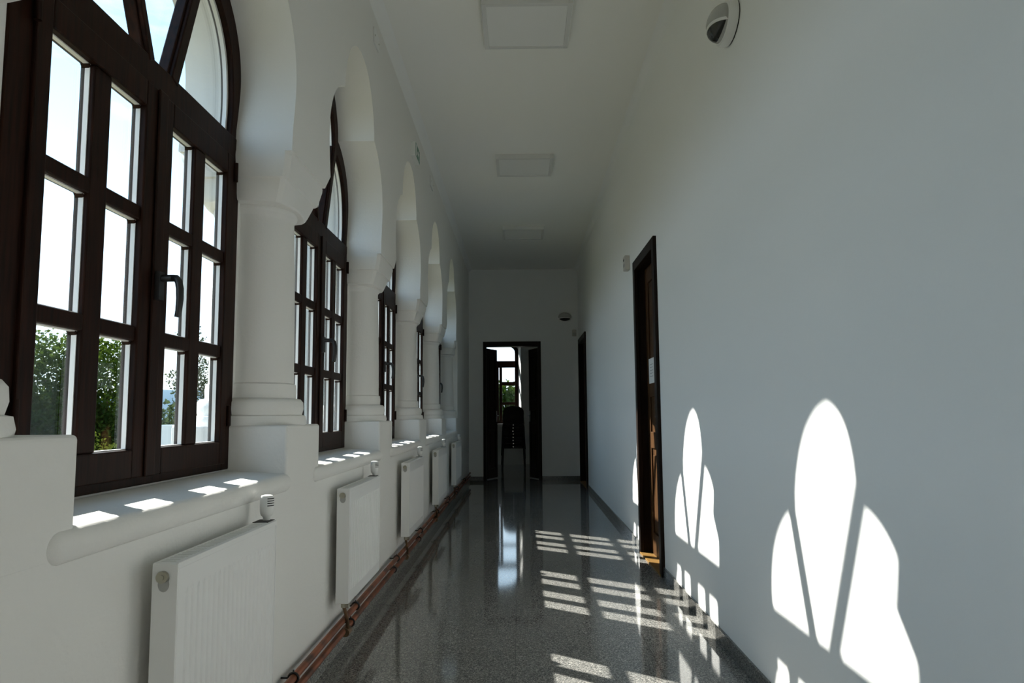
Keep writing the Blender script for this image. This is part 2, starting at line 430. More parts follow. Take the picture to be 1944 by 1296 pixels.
# ------------------------------------------------------------------ arcade windows
def make_window():
    w = bpy.data.objects.new('window_1', None); COL.objects.link(w); w['kind'] = 'structure'
    H = .62; XA, XB = -1.088, -1.04
    f = MB()
    lowo = [(y + .010, z + .008) for (y, z) in LOW]; lowo[0] = (H, 2.05)
    upo = [(y * 1.0 + .012 if y else 0, z + .012) for (y, z) in UP]; upo[0] = lowo[-1]
    lowi = list(LOWI)
    f.strip(trefoil(0, 1, lowo, upo), trefoil(0, 1, lowi, UPI), XA, XB)
    f.box(XA, XB, -H, -.535, .862, 2.06); f.box(XA, XB, .535, H, .862, 2.06)
    f.box(XA, XB, -.535, .535, .862, .90)
    f.box(XA, XB + .003, -.60, .60, 1.975, 2.066)
    fr = f.build('window_frame', M['wood'], w, bevel=.004)
    # fan light: two slanted mullions, three panes
    for s in (-1, 1):
        y0 = .086 if s > 0 else -.050; wd = .060 if s > 0 else .046; yt = .270 if s > 0 else -.290
        b = MB(); b.bar((-1.064, y0, 2.055), (-1.064, yt, 2.56), wd, .036)
        b.bar((-1.046, y0, 2.055), (-1.046, yt, 2.56), wd - .016, .024)
        b.build('mullion', M['wood'], w, bevel=.004)
    g = MB(); g.prism(trefoil(0, 1, lowi, UPI), -1.079, -1.075)
    fg = g.build('fan_glass', M['glass'], w)
    sp = MB()
    shr = lambda L_, d: [(max(y - d, 0) if y > 0 else 0, z - (d if i > 0 else -d)) for i, (y, z) in enumerate(L_)]
    inn = [(y * .975, z - .008) for (y, z) in trefoil(0, 1, lowi, UPI)]
    sp.strip(trefoil(0, 1, lowi, UPI), inn, -1.074, -1.060)
    sp.box(-1.074, -1.060, -.53, .53, 2.066, 2.076)
    sp.build('spacer', M['spacer'], fg)
    # two casements, each two panes by three
    for s in (-1, 1):
        a0, a1 = .004, .545
        m = MB(); xa, xb = -1.074, -1.030
        cols = [(.079, .244), (.320, .492)]
        rows = [(.961, 1.252), (1.292, 1.585), (1.625, 1.911)]
        def bx(y0, y1, z0, z1, xq=xb): m.box(xa, xq, min(s * y0, s * y1), max(s * y0, s * y1), z0, z1)
        bx(a0, cols[0][0], .885, 1.985); bx(cols[1][1], a1, .885, 1.985)
        bx(cols[0][0], cols[1][1], .885, rows[0][0]); bx(cols[0][0], cols[1][1], rows[2][1], 1.985)
        bx(cols[0][1], cols[1][0], rows[0][0], rows[2][1], xb - .006)
        for (z0, z1) in ((rows[0][1], rows[1][0]), (rows[1][1], rows[2][0])):
            bx(cols[0][0], cols[1][1], z0, z1, xb - .007)
        # clipped pane corners
        for (c0, c1) in cols:
            for (r0, r1) in rows:
                for (yy, dy) in ((c0, 1), (c1, -1)):
                    k = .014
                    m.prism([(s * yy, r1), (s * (yy + dy * k), r1), (s * yy, r1 - k)], xa + .004, xb - .016)
        # meeting cover strip
        if s > 0: m.box(xb, xb + .008, -.022, .030, .885, 1.985)
        sash = m.build('sash', M['wood'], w, bevel=.006)
        gl = MB(); sc = MB()
        for (c0, c1) in cols:
            for (r0, r1) in rows:
                y0, y1 = min(s * c0, s * c1), max(s * c0, s * c1)
                gl.box(-1.0635, -1.0605, y0 - .006, y1 + .006, r0 - .006, r1 + .006)
                d = .003
                for q in ((y0, y0 + d, r0, r1), (y1 - d, y1, r0, r1), (y0, y1, r0, r0 + d), (y0, y1, r1 - d, r1)):
                    sc.box(-1.060, -1.048, *q)
        gl.build('glass', M['glass'], sash); sc.build('spacer', M['spacer'], sash)
        for z in (1.05, 1.93):
            MB().tube([(-1.026, s * .552, z - .035), (-1.026, s * .552, z + .035)], .008, 10).build('hinge', M['wood'], sash, smooth=True)
        if s > 0:
            h = MB(); h.box(-1.022, -1.008, -.014, .014, 1.375, 1.455)
            h.tube([(-1.01, 0, 1.437), (-.975, 0, 1.437)], .010, 12)
            h.tube([(-.978, 0, 1.437), (-.966, -.004, 1.436), (-.956, -.010, 1.425), (-.951, -.012, 1.405), (-.950, -.012, 1.375), (-.953, -.010, 1.345), (-.957, -.008, 1.325)],
                   [.010, .010, .0105, .0105, .010, .009, .0085], 12)
            h.build('handle', M['black'], sash, smooth=True)
    return w
win = make_window()
wins = [win] + [copy_tree(win) for _ in range(5)]
order = [1, 2, 3, 4, 5, 0]
for i, k in enumerate(order):
    wins[i].location = (0, wincent[k], 0); wins[i].name = 'window_%d' % (i + 1)
# plaster sill with a rounded nose in front of each window
def sill(y0, y1, win, wc):
    m = MB()
    pr = [(-1.045, SILL + .012), (-.86, SILL)]
    for k in range(9):
        t = PI / 2 - PI * k / 8
        pr.append((-.838 + .025 * math.cos(t) * (1 if k < 5 else 1 - .04 * (k - 4)), SILL - .032 + .032 * math.sin(t)))
    pr += [(-.845, SILL - .070), (-.86, SILL - .066), (-1.045, SILL - .06)]
    secs = []
    n = len(pr)
    def sec(y, s):   # nose shrinks into the wall at both ends
        return [(x if x <= -.84 else -.84 + (x + .84) * s, y, SILL - .034 + (z - SILL + .034) * (s if x > -.84 else 1)) for (x, z) in pr]
    for (dy, s) in ((0, .02), (.003, .35), (.010, .66), (.022, .90), (.036, 1)): secs.append(sec(y0 + dy, s))
    for (dy, s) in ((.036, 1), (.022, .90), (.010, .66), (.003, .35), (0, .02)): secs.append(sec(y1 - dy, s))
    vs = [p for q in secs for p in q]; fs = []
    for i in range(len(secs) - 1):
        for k in range(n):
            a, b = i * n + k, i * n + (k + 1) % n
            fs.append((a, b, b + n, a + n))
    fs.append(tuple(range(n))); fs.append(tuple((len(secs) - 1) * n + k for k in range(n)))
    m.add(vs, fs)
    m.v = [(x, y - wc, z) for (x, y, z) in m.v]
    m.build('window_sill', M['plaster'], win, smooth=True, angle=50)
for i, k in enumerate(order):
    a, b = niches[k]
    sill(a - .085, b + .03, wins[i], wincent[k])

# window of the far room
w6 = bpy.data.objects.new('window_far', None); COL.objects.link(w6); w6['kind'] = 'structure'; w6.name = 'window_7'
m = MB(); ya, yb = RY + .27, RY + .34
ato = arch_top(WX0 - .005, WX1 + .005, 2.42, .245); ati = arch_top(WX0 + .065, WX1 - .072, 2.40, .185)
ms = MB()
vs = []
for (o, i) in zip(ato, ati): vs += [(o[0], ya, o[1]), (i[0], ya, i[1]), (i[0], yb, i[1]), (o[0], yb, o[1])]
fs = []
for k in range(len(ato) - 1):
    for q in range(4): fs.append((4 * k + q, 4 * k + (q + 1) % 4, 4 * k + 4 + (q + 1) % 4, 4 * k + 4 + q))
m.add(vs, fs)
m.box(WX0 - .005, WX0 + .065, ya, yb, WZ0, 2.5); m.box(WX1 - .072, WX1 + .005, ya, yb, WZ0, 2.5)
m.box(WX0, WX1, ya, yb, 2.08, 2.225); m.box(WX0, WX1, ya, yb, WZ0, WZ0 + .07)
m.build('window_frame', M['wood'], w6, bevel=.004)
for (p0, p1) in ((-.80, -.46), (-.448, -.108)):
    q = MB(); a0, a1 = (p0, p1)
    pan0, pan1 = (-.79, -.545) if p0 < -.6 else (-.387, -.112)
    q.box(a0, pan0, ya - .01, yb - .02, .90, 2.10); q.box(pan1, a1, ya - .01, yb - .02, .90, 2.10)
    for (z0, z1) in ((.90, .95), (1.27, 1.325), (1.69, 1.768), (2.079, 2.10)): q.box(pan0, pan1, ya - .01, yb - .02, z0, z1)
    sh = q.build('sash', M['wood'], w6, bevel=.003)
    MB().box(pan0, pan1, ya + .02, ya + .024, .93, 2.09).build('glass', M['glass'], sh)
MB().prism(list(reversed(ati)) + [(WX1 - .072, 2.2), (WX0 + .065, 2.2)][::1], ya + .02, ya + .024, 'xz').build('glass', M['glass'], w6)

# ------------------------------------------------------------------ doors
def panel_leaf(w, h, t, name, mat, parent, face=1):
    """leaf in local x 0..w, z 0..h, y 0..t with three raised panels on both faces"""
    m = MB(); st = .095 if w > .6 else .075
    zs = [(.16, .78), (.90, 1.16), (1.28, h - .12)]
    m.box(0, st, 0, t, 0, h); m.box(w - st, w, 0, t, 0, h)
    zz = [0] + [q for z in zs for q in z] + [h]
    for k in range(0, len(zz), 2): m.box(st, w - st, 0, t, zz[k], zz[k + 1])
    leaf = m.build(name, mat, parent, bevel=.003)
    for (z0, z1) in zs:
        p = MB(); p.box(st - .004, w - st + .004, t * .3, t * .7, z0 - .004, z1 + .004)
        p.box(st + .05, w - st - .05, t * .08, t * .92, z0 + .05, z1 - .05)
        p.build('panel', mat, leaf, bevel=.006)
    return leaf
def right_door(y0, y1, n):
    d = bpy.data.objects.new('door_%d' % n, None); COL.objects.link(d); d['kind'] = 'structure'
    xm = xr((y0 + y1) / 2)
    d.location = (xm, (y0 + y1) / 2, 0)
    hw = (y1 - y0) / 2
    c = MB()
    for s in (-1, 1):
        c.box(-.026, .004, min(s * hw, s * (hw - .075)), max(s * hw, s * (hw - .075)), 0, DH)
        c.box(-.004, .14, min(s * (hw - .022), s * (hw - .062)), max(s * (hw - .022), s * (hw - .062)), 0, DH - .03)
    c.box(-.026, .004, -hw + .075, hw - .075, DH - .075, DH)
    c.box(-.004, .14, -hw + .06, hw - .06, DH - .07, DH - .03)
    c.build('door_frame', M['doorframe'], d, bevel=.004)
    L_ = hw * 2 - .13
    leaf = panel_leaf(L_, DH - .085, .042, 'leaf', M['doorwood'], d)
    leaf.rotation_euler = (0, 0, PI / 2); leaf.location = (.10, -L_ / 2, .012)
    h = MB(); h.box(.07, .10, -.03, .01, -.002, 0)
    k = MB(); k.tube([(.08, 0, 1.02), (.08, -.045, 1.02)], .009, 10); k.tube([(.08, -.042, 1.02), (.19, -.046, 1.015)], .009, 10)
    k.box(.06, .10, -.008, .0, .90, 1.10)
    hd = k.build('handle', M['black'], leaf, smooth=True)
    hd.matrix_parent_inverse = Matrix.Translation((0, .042, 0))
    hd.matrix_parent_inverse = Matrix.Identity(4)
    hd.scale = (1, -1, 1); hd.location = (0, .042, 0)
    MB().box(-.03, .15, -hw + .03, hw - .03, .0, .012).build('threshold', M['threshold'], d, bevel=.003)
    return d
d1 = right_door(*DA, 1); d2 = right_door(*DB, 2)
# end double door: frame, two leaves swung into the room
d3 = bpy.data.objects.new('door_3', None); COL.objects.link(d3); d3['kind'] = 'structure'; d3.location = ((D3[0] + D3[1]) / 2, YB, 0)
hw = (D3[1] - D3[0]) / 2
c = MB()
c.box(-hw, -hw + .05, -.02, .20, 0, 2.24); c.box(hw - .05, hw, -.02, .20, 0, 2.24); c.box(-hw + .05, hw - .05, -.02, .20, 2.165, 2.24)
c.build('door_frame', M['doorframe'], d3, bevel=.004)
for s, ang in ((-1, 66), (1, 180 - 69)):
    leaf = panel_leaf(.40, 2.13, .04, 'leaf', M['doorframe'], d3)
    leaf.location = (s * (hw - .052), .12, .015); leaf.rotation_euler = (0, 0, math.radians(ang))
    if s > 0: leaf.scale = (1, -1, 1)
    k = MB()
    yy = 0
    k.tube([(.36, 0, 1.02), (.36, -.045, 1.02)], .008, 10); k.tube([(.36, -.042, 1.02), (.26, -.046, 1.02)], .008, 10); k.box(.343, .377, -.006, 0, .92, 1.1)
    k.build('handle', M['rivet'], leaf, smooth=True)

# ------------------------------------------------------------------ radiators
def make_radiator(W, label):
    r = thing('radiator', (0, 0, 0), label, 'radiator', 'radiators below the arcade windows')
    XF, XBk = -.742, -.797; z0, z1 = .248, .733
    b = MB(); b.box(XBk, XF - .006, .004, W - .004, z0 + .004, z1 - .006)
    b.build('body', M['radiator'], r, bevel=.004)
    p = MB()      # front panel with vertical pressed ribs
    pts = [(XF - .004, .002), (XF, .006)]
    y = .022; pitch = .029
    n = int((W - .044) / pitch); pitch = (W - .044) / n
    for k in range(n):
        q = y + k * pitch
        pts += [(XF, q), (XF, q + pitch * .42), (XF - .0035, q + pitch * .56), (XF - .0035, q + pitch * .86)]
    pts += [(XF, W - .022), (XF, W - .006), (XF - .004, W - .002)]
    zr0, zr1 = z0 + .045, z1 - .06
    flat = [(max(x, XF) if .004 < yy < W - .004 else x, yy) for (x, yy) in pts]
    lv = [(z0, flat), (zr0, flat), (zr0 + .012, pts), (zr1 - .012, pts), (zr1, flat), (z1 - .012, flat)]
    vs = []; fs = []
    N_ = len(pts)
    for (z, L_) in lv: vs += [(x, yy, z) for (x, yy) in L_]
    for i in range(len(lv) - 1):
        for k in range(N_ - 1): fs.append((i * N_ + k, i * N_ + k + 1, (i + 1) * N_ + k + 1, (i + 1) * N_ + k))
    p.add(vs, fs); p.build('front_panel', M['radiator'], r)
    t = MB(); t.box(XBk, XF + .002, 0, W, z1 - .008, z1); t.box(XF - .004, XF + .002, 0, W, z1 - .014, z1 - .006)
    top = t.build('top_grille', M['radiator'], r, bevel=.0015)
    sl = MB()
    for k in range(int(W / .02)): sl.box(XBk + .012, XF - .012, .012 + k * .02, .020 + k * .02, z1, z1 + .0006)
    sl.build('slots', M['lightframe'], top)
    for yy, nm in ((0, 0), (W, 1)):
        sd = MB(); sd.box(XBk, XF + .001, yy - .002, yy + .002, z0, z1 - .002)
        cover = sd.build('side_cover', M['radiator'], r, bevel=.0015)
        if nm == 0:
            yc = -.003
            k = MB(); k.add([(-.771 + .0125 * math.cos(2 * PI * q / 20), yc, .688 + .016 * math.sin(2 * PI * q / 20)) for q in range(20)], [tuple(range(20))])
            k.add([(-.771 + .0125 * math.cos(2 * PI * q / 20), yc - .0001, .700 + .014 * math.sin(2 * PI * q / 20)) for q in range(20)], [tuple(range(20))])
            k.build('keyhole', M['lens'], cover)
            g = MB(); g.tube([(-.772, .004, .704), (-.772, -.012, .704)], .0125, 18); g.tube([(-.772, -.011, .704), (-.772, -.015, .704)], .006, 12)
            g.build('vent_plug', M['brass'], cover, smooth=True)
    v = MB(); yv = W + .035
    v.lathe([(.010, .735), (.012, .745), (.017, .749), (.0195, .757), (.021, .775), (.0205, .80), (.017, .808), (.010, .810)], 20, -.770, yv - .04)
    vb = v.build('thermostat_valve', M['radwhite'], r, smooth=True)
    s_ = MB()
    for k in range(4): 
        z = .779 + k * .007
        for a in (-.55, .75):
            pass
        vs = []
        for q in range(7):
            t_ = -1.75 + q * .2
            for zz in (z - .0014, z + .0014): vs.append((-.770 + .0213 * math.cos(t_ + .55), yv - .04 + .0213 * math.sin(t_ + .55), zz))
        s_.add(vs, [(2 * q, 2 * q + 2, 2 * q + 3, 2 * q + 1) for q in range(6)])
    s_.build('vent_slot', M['slot'], vb)
    nb = MB(); nb.tube([(-.770, yv - .04, .728), (-.770, yv - .04, .738)], .009, 12); nb.box(-.797, -.752, yv - .085, yv - .02, .733, .7345)  # neck, plus a thin dark plate painting the valve's shadow
    nb.build('valve_neck_and_shadow', M['slot'], vb, smooth=True)
    e = MB(); e.tube([(-.770, .035, .250), (-.770, .035, .225)], .012, 12); e.tube([(-.770, .035, .234), (-.745, .030, .234)], .010, 12)
    e.build('drain_valve', M['brass'], r, smooth=True)
    pp = MB(); pp.tube([(-.770, .035, .230), (-.768, .05, .21), (-.765, .085, .16), (-.768, .115, .118), (-.775, .125, .105)], .0075, 10)
    pp.tube([(-.775, .095, .10), (-.775, .155, .10)], .0175, 14)
    pp.build('feed_pipe', M['oldcopper'], r, smooth=True)
    return r
rads = [(1.626, .645), (3.24, .69), (4.976, .72), (6.735, .73), (8.58, .75)]
rlab = ['white ribbed panel radiator at the front, cropped by the bottom edge, under the largest window',
        'white panel radiator under the second window from the camera, beside the copper tail pipe',
        'white panel radiator under the third window, midway along the corridor wall',
        'small looking white panel radiator under the fourth window along the corridor',
        'furthest white panel radiator, under the last window near the end wall']
for (y, W), lb in zip(rads, rlab):
    r = make_radiator(W, lb); r.location = (0, y, 0)

# copper pipes on the wall foot, each with its own clips
for nm, z, x, lb in (('upper', .155, -.785, 'upper copper heating pipe running along the foot of the arcade wall'),
                     ('lower', .106, -.785, 'lower copper heating pipe running just above the granite skirting strip')):
    pr = thing('copper_pipe', (x, 0, z), lb, 'pipe', 'heating pipes')
    MB().tube([(0, -2.3, 0), (0, 11.6, 0)], .0132, 16).build('pipe_run', M['copper'], pr, smooth=True)
    for y in (-1.0, .3, 1.5, 2.62, 3.58, 4.74, 5.86, 7.0, 8.1, 9.2, 10.4):
        y += (0 if nm == 'upper' else -.10)
        m = MB()
        for (dy) in (0,):
            n = 20; ring = []
            for k in range(n + 1):
                t = 2 * PI * k / n
                ring.append((.0172 * math.cos(t), y, .0172 * math.sin(t)))
            m.tube(ring, .0042, 8)
        m.tube([(-.018, y, 0), (-.043, y, 0)], .0035, 8)
        m.tube([(0, y, .018), (0, y, .027)], .003, 6)
        m.build('clip', M['clip'], pr, smooth=True)

# ------------------------------------------------------------------ ceiling lights
def ceiling_light(y0, y1, label):
    r = thing('ceiling_light', (.06, (y0 + y1) / 2, ZC), label, 'ceiling light', 'square ceiling lights')
    w = .265; l = (y1 - y0) / 2; t = .044
    m = MB()
    m.box(-w, -w + .028, -l, l, -t, 0); m.box(w - .028, w, -l, l, -t, 0)
    m.box(-w + .028, w - .028, -l, -l + .028, -t, 0); m.box(-w + .028, w - .028, l - .028, l, -t, 0)
    m.build('frame', M['lightframe'], r, bevel=.002)
    MB().box(-w + .027, w - .027, -l + .027, l - .027, -t + .006, -.005).build('diffuser', M['diffuser'], r)
ceiling_light(4.02, 4.545, 'largest looking square ceiling light panel, nearest the camera, switched off')
ceiling_light(6.585, 7.105, 'middle square ceiling light panel of the row of three')
ceiling_light(9.20, 9.75, 'furthest square ceiling light panel, near the dark end wall')

# ------------------------------------------------------------------ emergency bulkhead lamps (local: +z is out of the wall)
def bulkhead(mat_world, label, name='emergency_lamp'):
    r = thing(name, (0, 0, 0), label, 'emergency lamp', 'oval emergency lamps')
    r.matrix_world = mat_world
    a, b = .125, .083
    def dome(u0, u1, v0, v1, sx, sy, d, zb, nu=24, nv=14, sc=1.0):
        vs = []; fs = []
        for i in range(nv + 1):
            v = v0 + (v1 - v0) * i / nv
            for j in range(nu + 1):
                u = u0 + (u1 - u0) * j / nu
                vs.append((sx * sc * math.cos(v) * math.cos(u), sy * sc * math.cos(v) * math.sin(u), zb + d * sc * math.sin(v)))
        for i in range(nv):
            for j in range(nu):
                q = i * (nu + 1) + j
                fs.append((q, q + 1, q + nu + 2, q + nu + 1))
        return vs, fs
    m = MB(); n = 40
    prof = [(1.0, .006), (1.0, .028), (.97, .040), (.90, .044)]
    vs = []; fs = []
    for (s, z) in prof: vs += [(a * s * math.cos(2 * PI * k / n), b * s * math.sin(2 * PI * k / n), z) for k in range(n)]
    for i in range(3):
        for k in range(n): fs.append((i * n + k, i * n + (k + 1) % n, (i + 1) * n + (k + 1) % n, (i + 1) * n + k))
    fs.append(tuple(range(n))); fs.append(tuple(3 * n + k for k in range(n)))
    m.add(vs, fs); m.build('housing', M['radwhite'], r, smooth=True)
    g = MB(); g.add([(a * .96 * math.cos(2 * PI * k / n), b * .96 * math.sin(2 * PI * k / n), z) for z in (0, .0065) for k in range(n)],
                    [tuple(range(n))] + [(k, (k + 1) % n, n + (k + 1) % n, n + k) for k in range(n)])
    g.build('wall_gap_shade', M['slot'], r)  # dark disc paints the shaded gap between housing and wall
    d = MB(); d.add(*dome(0, 2 * PI, 0, PI / 2, a * .86, b * .84, .062, .042, 40, 12)); d.build('lens', M['lens'], r, smooth=True)
    # eyelid band and the dark lower window
    e = MB()
    ring_o = []
    vs = []; fs = []; nn = 26
    for i in range(nn + 1):
        x = a * .86 * (-1 + 2 * i / nn) * .93
        for yy in (-.036, -.025):
            y = yy + .010 * (1 - (x / (a * .86)) ** 2) - .012 * (x / (a * .86)) ** 2 * 0
            q = 1 - (x / (a * .86)) ** 2 - (y / (b * .84)) ** 2
            vs.append((x, y, .0445 + .062 * math.sqrt(max(q, 0)) ))
    for i in range(nn): fs.append((2 * i, 2 * i + 2, 2 * i + 3, 2 * i + 1))
    e.add(vs, fs); e.build('eyelid_band', M['radwhite'], r, smooth=True)
    k_ = MB(); vs = []; fs = []; rows = 7
    for i in range(nn + 1):
        x = a * .86 * (-1 + 2 * i / nn) * .86
        yt = -.036 + .010 * (1 - (x / (a * .86)) ** 2)
        yb_ = -b * .84 * math.sqrt(max(0, 1 - (x / (a * .86)) ** 2)) * .97
        yt = max(yt, yb_)
        for j in range(rows + 1):
            y = yt + (yb_ - yt) * j / rows
            q = 1 - (x / (a * .86)) ** 2 - (y / (b * .84)) ** 2
            vs.append((x, y, .0432 + .062 * math.sqrt(max(q, 0))))
    for i in range(nn):
        for j in range(rows):
            q = i * (rows + 1) + j; fs.append((q, q + rows + 1, q + rows + 2, q + 1))
    k_.add(vs, fs); k_.build('lower_lens', M['lensdark'], r, smooth=True)
    return r
# right wall: local x -> +y... (z out = -x world)
def basis(xa, ya_, za, loc): 
    mt = Matrix((xa, ya_, za)).transposed().to_4x4(); mt.translation = loc; return mt
bulkhead(basis(Vector((0, -1, 0)), Vector((0, 0, 1)), Vector((-1, 0, 0)), Vector((xr(2.98), 2.98, 2.685))),
         'white oval emergency lamp high on the right wall, cut by the top edge')
bulkhead(basis(Vector((1, 0, 0)), Vector((0, 0, 1)), Vector((0, -1, 0)), Vector((.744, YB, 2.635))),
         'oval emergency lamp on the dark end wall, right above the double door')

# exit sign box
ex = thing('exit_sign', (XW, 5.66, 3.112), 'small white box exit sign with a green front, high on the arcade wall', 'exit sign')
MB().box(0, .036, -.12, .12, -.056, .056).build('housing', M['signwhite'], ex, bevel=.004)
MB().box(.036, .0372, -.114, .114, -.050, .050).build('sign_face', M['green'], ex)
pic = MB()
def fl(poly): pic.add([(.0377, y, z) for (y, z) in poly], [tuple(range(len(poly)))])
fl([(-.10, -.045), (-.055, -.045), (-.055, .045), (-.10, .045)])
fl([(-.02, .012), (.01, .012), (.01, .03), (.045, 0), (.01, -.03), (.01, -.012), (-.02, -.012)][::-1])
fl([(.062, .03), (.078, .03), (.078, .044), (.062, .044)])
fl([(.058, -.01), (.082, -.01), (.086, .026), (.056, .026)])
fl([(.056, -.045), (.066, -.045), (.074, -.01), (.062, -.01)])
fl([(.085, -.04), (.094, -.034), (.082, -.008), (.072, -.01)])
pic.build('pictogram', M['signwhite'], ex)

# junction covers high on the arcade wall
for (y0, y1, z0, z1, lb) in ((4.05, 4.19, 3.195, 3.285, 'flat white junction cover high on the arcade wall before the exit sign'),
                             (6.74, 6.93, 3.20, 3.295, 'flat white junction cover close under the ceiling beyond the exit sign')):
    j = thing('junction_cover', (XW, (y0 + y1) / 2, (z0 + z1) / 2), lb, 'junction cover', 'junction covers')
    MB().box(0, .010, -(y1 - y0) / 2, (y1 - y0) / 2, -(z1 - z0) / 2, (z1 - z0) / 2).build('cover_plate', M['radwhite'], j, bevel=.003)
    for s in (-1, 1):
        MB().tube([(.010, s * (y1 - y0) * .38, 0), (.012, s * (y1 - y0) * .38, 0)], .005, 10).build('screw', M['brass'], j, smooth=True)
# small devices by the doors
sn = thing('junction_box', (xr(6.14), 6.14, 2.31), 'small pale box on the right wall beyond the upper corner of the near door', 'box')
MB().box(-.042, 0, -.055, .055, -.06, .06).build('housing', M['beige'], sn, bevel=.006)
MB().box(-.0435, -.042, -.03, .03, -.03, -.006).build('grille', M['ink'], sn)
MB().tube([(-.042, 0, .025), (-.046, 0, .025)], .010, 14).build('indicator', M['slot'], sn, smooth=True)
sw = thing('motion_sensor', (.895, YB, 2.371), 'small rounded sensor box on the end wall below the oval lamp', 'sensor')
MB().box(-.036, .036, -.035, 0, -.055, .055).build('housing', M['beige'], sw, bevel=.012, seg=3)
MB().box(-.024, .024, -.0385, -.034, -.042, .004).build('lens', M['lens'], sw, bevel=.006)

# paper notices on the doors
n1 = thing('paper_notice', (d1.location.x + .098 - .0428, 5.485, 1.365), 'white paper notice taped to the near brown door', 'notice', 'door notices')
MB().box(-.0012, 0, -.105, .105, -.0925, .0925).build('sheet', M['paper'], n1)
tx = MB()
for k in range(5): tx.box(-.0016, -.0012, -.07, .07 - .02 * (k % 2), .045 - k * .022, .049 - k * .022)
tx.build('text_lines', M['ink'], n1)
n2 = thing('paper_notice', (d2.location.x + .098 - .0428, 11.25, 1.375), 'small white notice on the far dark door at the corridor end', 'notice', 'door notices')
MB().box(-.0012, 0, -.10, .10, -.085, .085).build('sheet', M['paper'], n2)

# ------------------------------------------------------------------ stacked chairs in the room beyond
def make_chair():
    r = thing('stacking_chair', (0, 0, 0), '', 'chair', 'stacked black chairs')
    s = MB()
    n = 8; vs = []; fs = []
    def rr(w, d, k=6, rad=.06):
        out = []
        for (cx, cy, a0) in ((w - rad, d - rad, 0), (-w + rad, d - rad, 90), (-w + rad, -d + rad, 180), (w - rad, -d + rad, 270)):
            for q in range(k + 1):
                t = math.radians(a0 + 90 * q / k); out.append((cx + rad * math.cos(t), cy + rad * math.sin(t)))
        return out
    s.prism(rr(.205, .205), .435, .47, 'xy'); s.build('seat', M['chairseat'], r, bevel=.010, seg=2)
    bk = MB()
    pl = []
    for q in range(15):
        t = PI * q / 14; pl.append((.205 * math.cos(t), .67 + .15 * math.sin(t) ** .7))
    pl += [(-.195, .535), (.195, .535)]
    bk.prism(pl, .20, .232, 'xz')
    bk.v = [(x, y + (z - .5) * .18, z) for (x, y, z) in bk.v]
    bk.build('backrest', M['chairseat'], r, bevel=.010, seg=2)
    for sx in (-1, 1):
        MB().tube([(sx * .19, .18, .43), (sx * .20, .205, .47), (sx * .19, .235, .62)], .011, 8).build('back_post', M['chairmetal'], r, smooth=True)
        for (y, dy) in ((-.17, -.05), (.17, .05)):
            MB().tube([(sx * .195, y, .435), (sx * .215, y + dy, 0)], .015, 8).build('leg', M['chairmetal'], r, smooth=True)
    MB().tube([(-.195, -.17, .425), (.195, -.17, .425)], .010, 8).build('front_rail', M['chairmetal'], r, smooth=True)
    MB().tube([(0, -.205, .452), (0, -.209, .452)], .010, 12).build('rivet', M['rivet'], r, smooth=True)
    return r
ch = make_chair()
names = ['lowest black stacking chair, its legs on the floor of the far room', 'second chair from the floor in the far black stack',
         'third chair from the floor in the far black stack', 'fourth chair from the floor in the far black stack',
         'fourth chair from the top in the far black stack', 'third chair from the top in the far black stack',
         'black chair just under the topmost one of the far stack', 'topmost black stacking chair, round backrest against the far window']
for k in range(8):
    o = ch if k == 0 else copy_tree(ch)
    o['label'] = names[k]
    o.location = (-.135 + .004 * math.sin(k * 2.1), 14.25 - .006 * k, .058 * k)

# ------------------------------------------------------------------ outside
structure(MB().lathe([(0.01, -.42), (600, -.42)], 48, cap=False).build('ground', M['ground']))
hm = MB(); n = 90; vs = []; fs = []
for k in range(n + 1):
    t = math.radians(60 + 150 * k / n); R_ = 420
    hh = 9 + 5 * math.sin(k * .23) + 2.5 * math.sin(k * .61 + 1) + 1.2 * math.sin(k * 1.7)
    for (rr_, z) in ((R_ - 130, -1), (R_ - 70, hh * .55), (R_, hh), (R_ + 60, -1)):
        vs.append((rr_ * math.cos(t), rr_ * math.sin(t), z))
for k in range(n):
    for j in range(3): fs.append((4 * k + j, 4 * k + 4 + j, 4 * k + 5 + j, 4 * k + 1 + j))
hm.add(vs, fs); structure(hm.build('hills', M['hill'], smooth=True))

def tree(name, loc, blobs, nleaf, size, mat, label, cat, trunk=None, group=None):
    r = thing(name, loc, label, cat, group)
    rnd = random.Random(hash(label) % 1000 if False else len(label) * 7 + nleaf)
    m = MB(); vs = m.v; fs = m.f
    tot = sum(b[3] * b[4] * b[5] for b in blobs)
    for (bx, by, bz, rx, ry, rz) in blobs:
        for _ in range(int(nleaf * rx * ry * rz / tot)):
            while True:
                p = Vector((rnd.uniform(-1, 1), rnd.uniform(-1, 1), rnd.uniform(-1, 1)))
                if .45 < p.length < 1.0 + rnd.uniform(-.15, .12): break
            c = Vector((bx + p.x * rx, by + p.y * ry, bz + p.z * rz))
            t = Vector((rnd.gauss(0, 1), rnd.gauss(0, 1), rnd.gauss(-.3, .8))).normalized()
            u = t.cross(Vector((rnd.gauss(0, 1), rnd.gauss(0, 1), rnd.gauss(0, 1)))).normalized()
            w = size * rnd.uniform(.6, 1.3)
            o = len(vs)
            a = c; b = c + t * w * .5 + u * w * .32; d = c + t * w; e = c + t * w * .5 - u * w * .32
            mid = t.cross(u) * w * .08
            vs += [tuple(a), tuple(b + mid), tuple(d), tuple(e + mid)]; fs += [[o, o + 1, o + 2], [o, o + 2, o + 3]]
    me = bpy.data.meshes.new('foliage'); me.from_pydata(vs, [], fs); me.materials.append(mat)
    f = bpy.data.objects.new('foliage', me); COL.objects.link(f); f.parent = r
    if trunk:
        t = MB()
        for (pts, rs) in trunk: t.tube(pts, rs, 8)
        t.build('trunk', M['bark'], r, smooth=True)
    return r
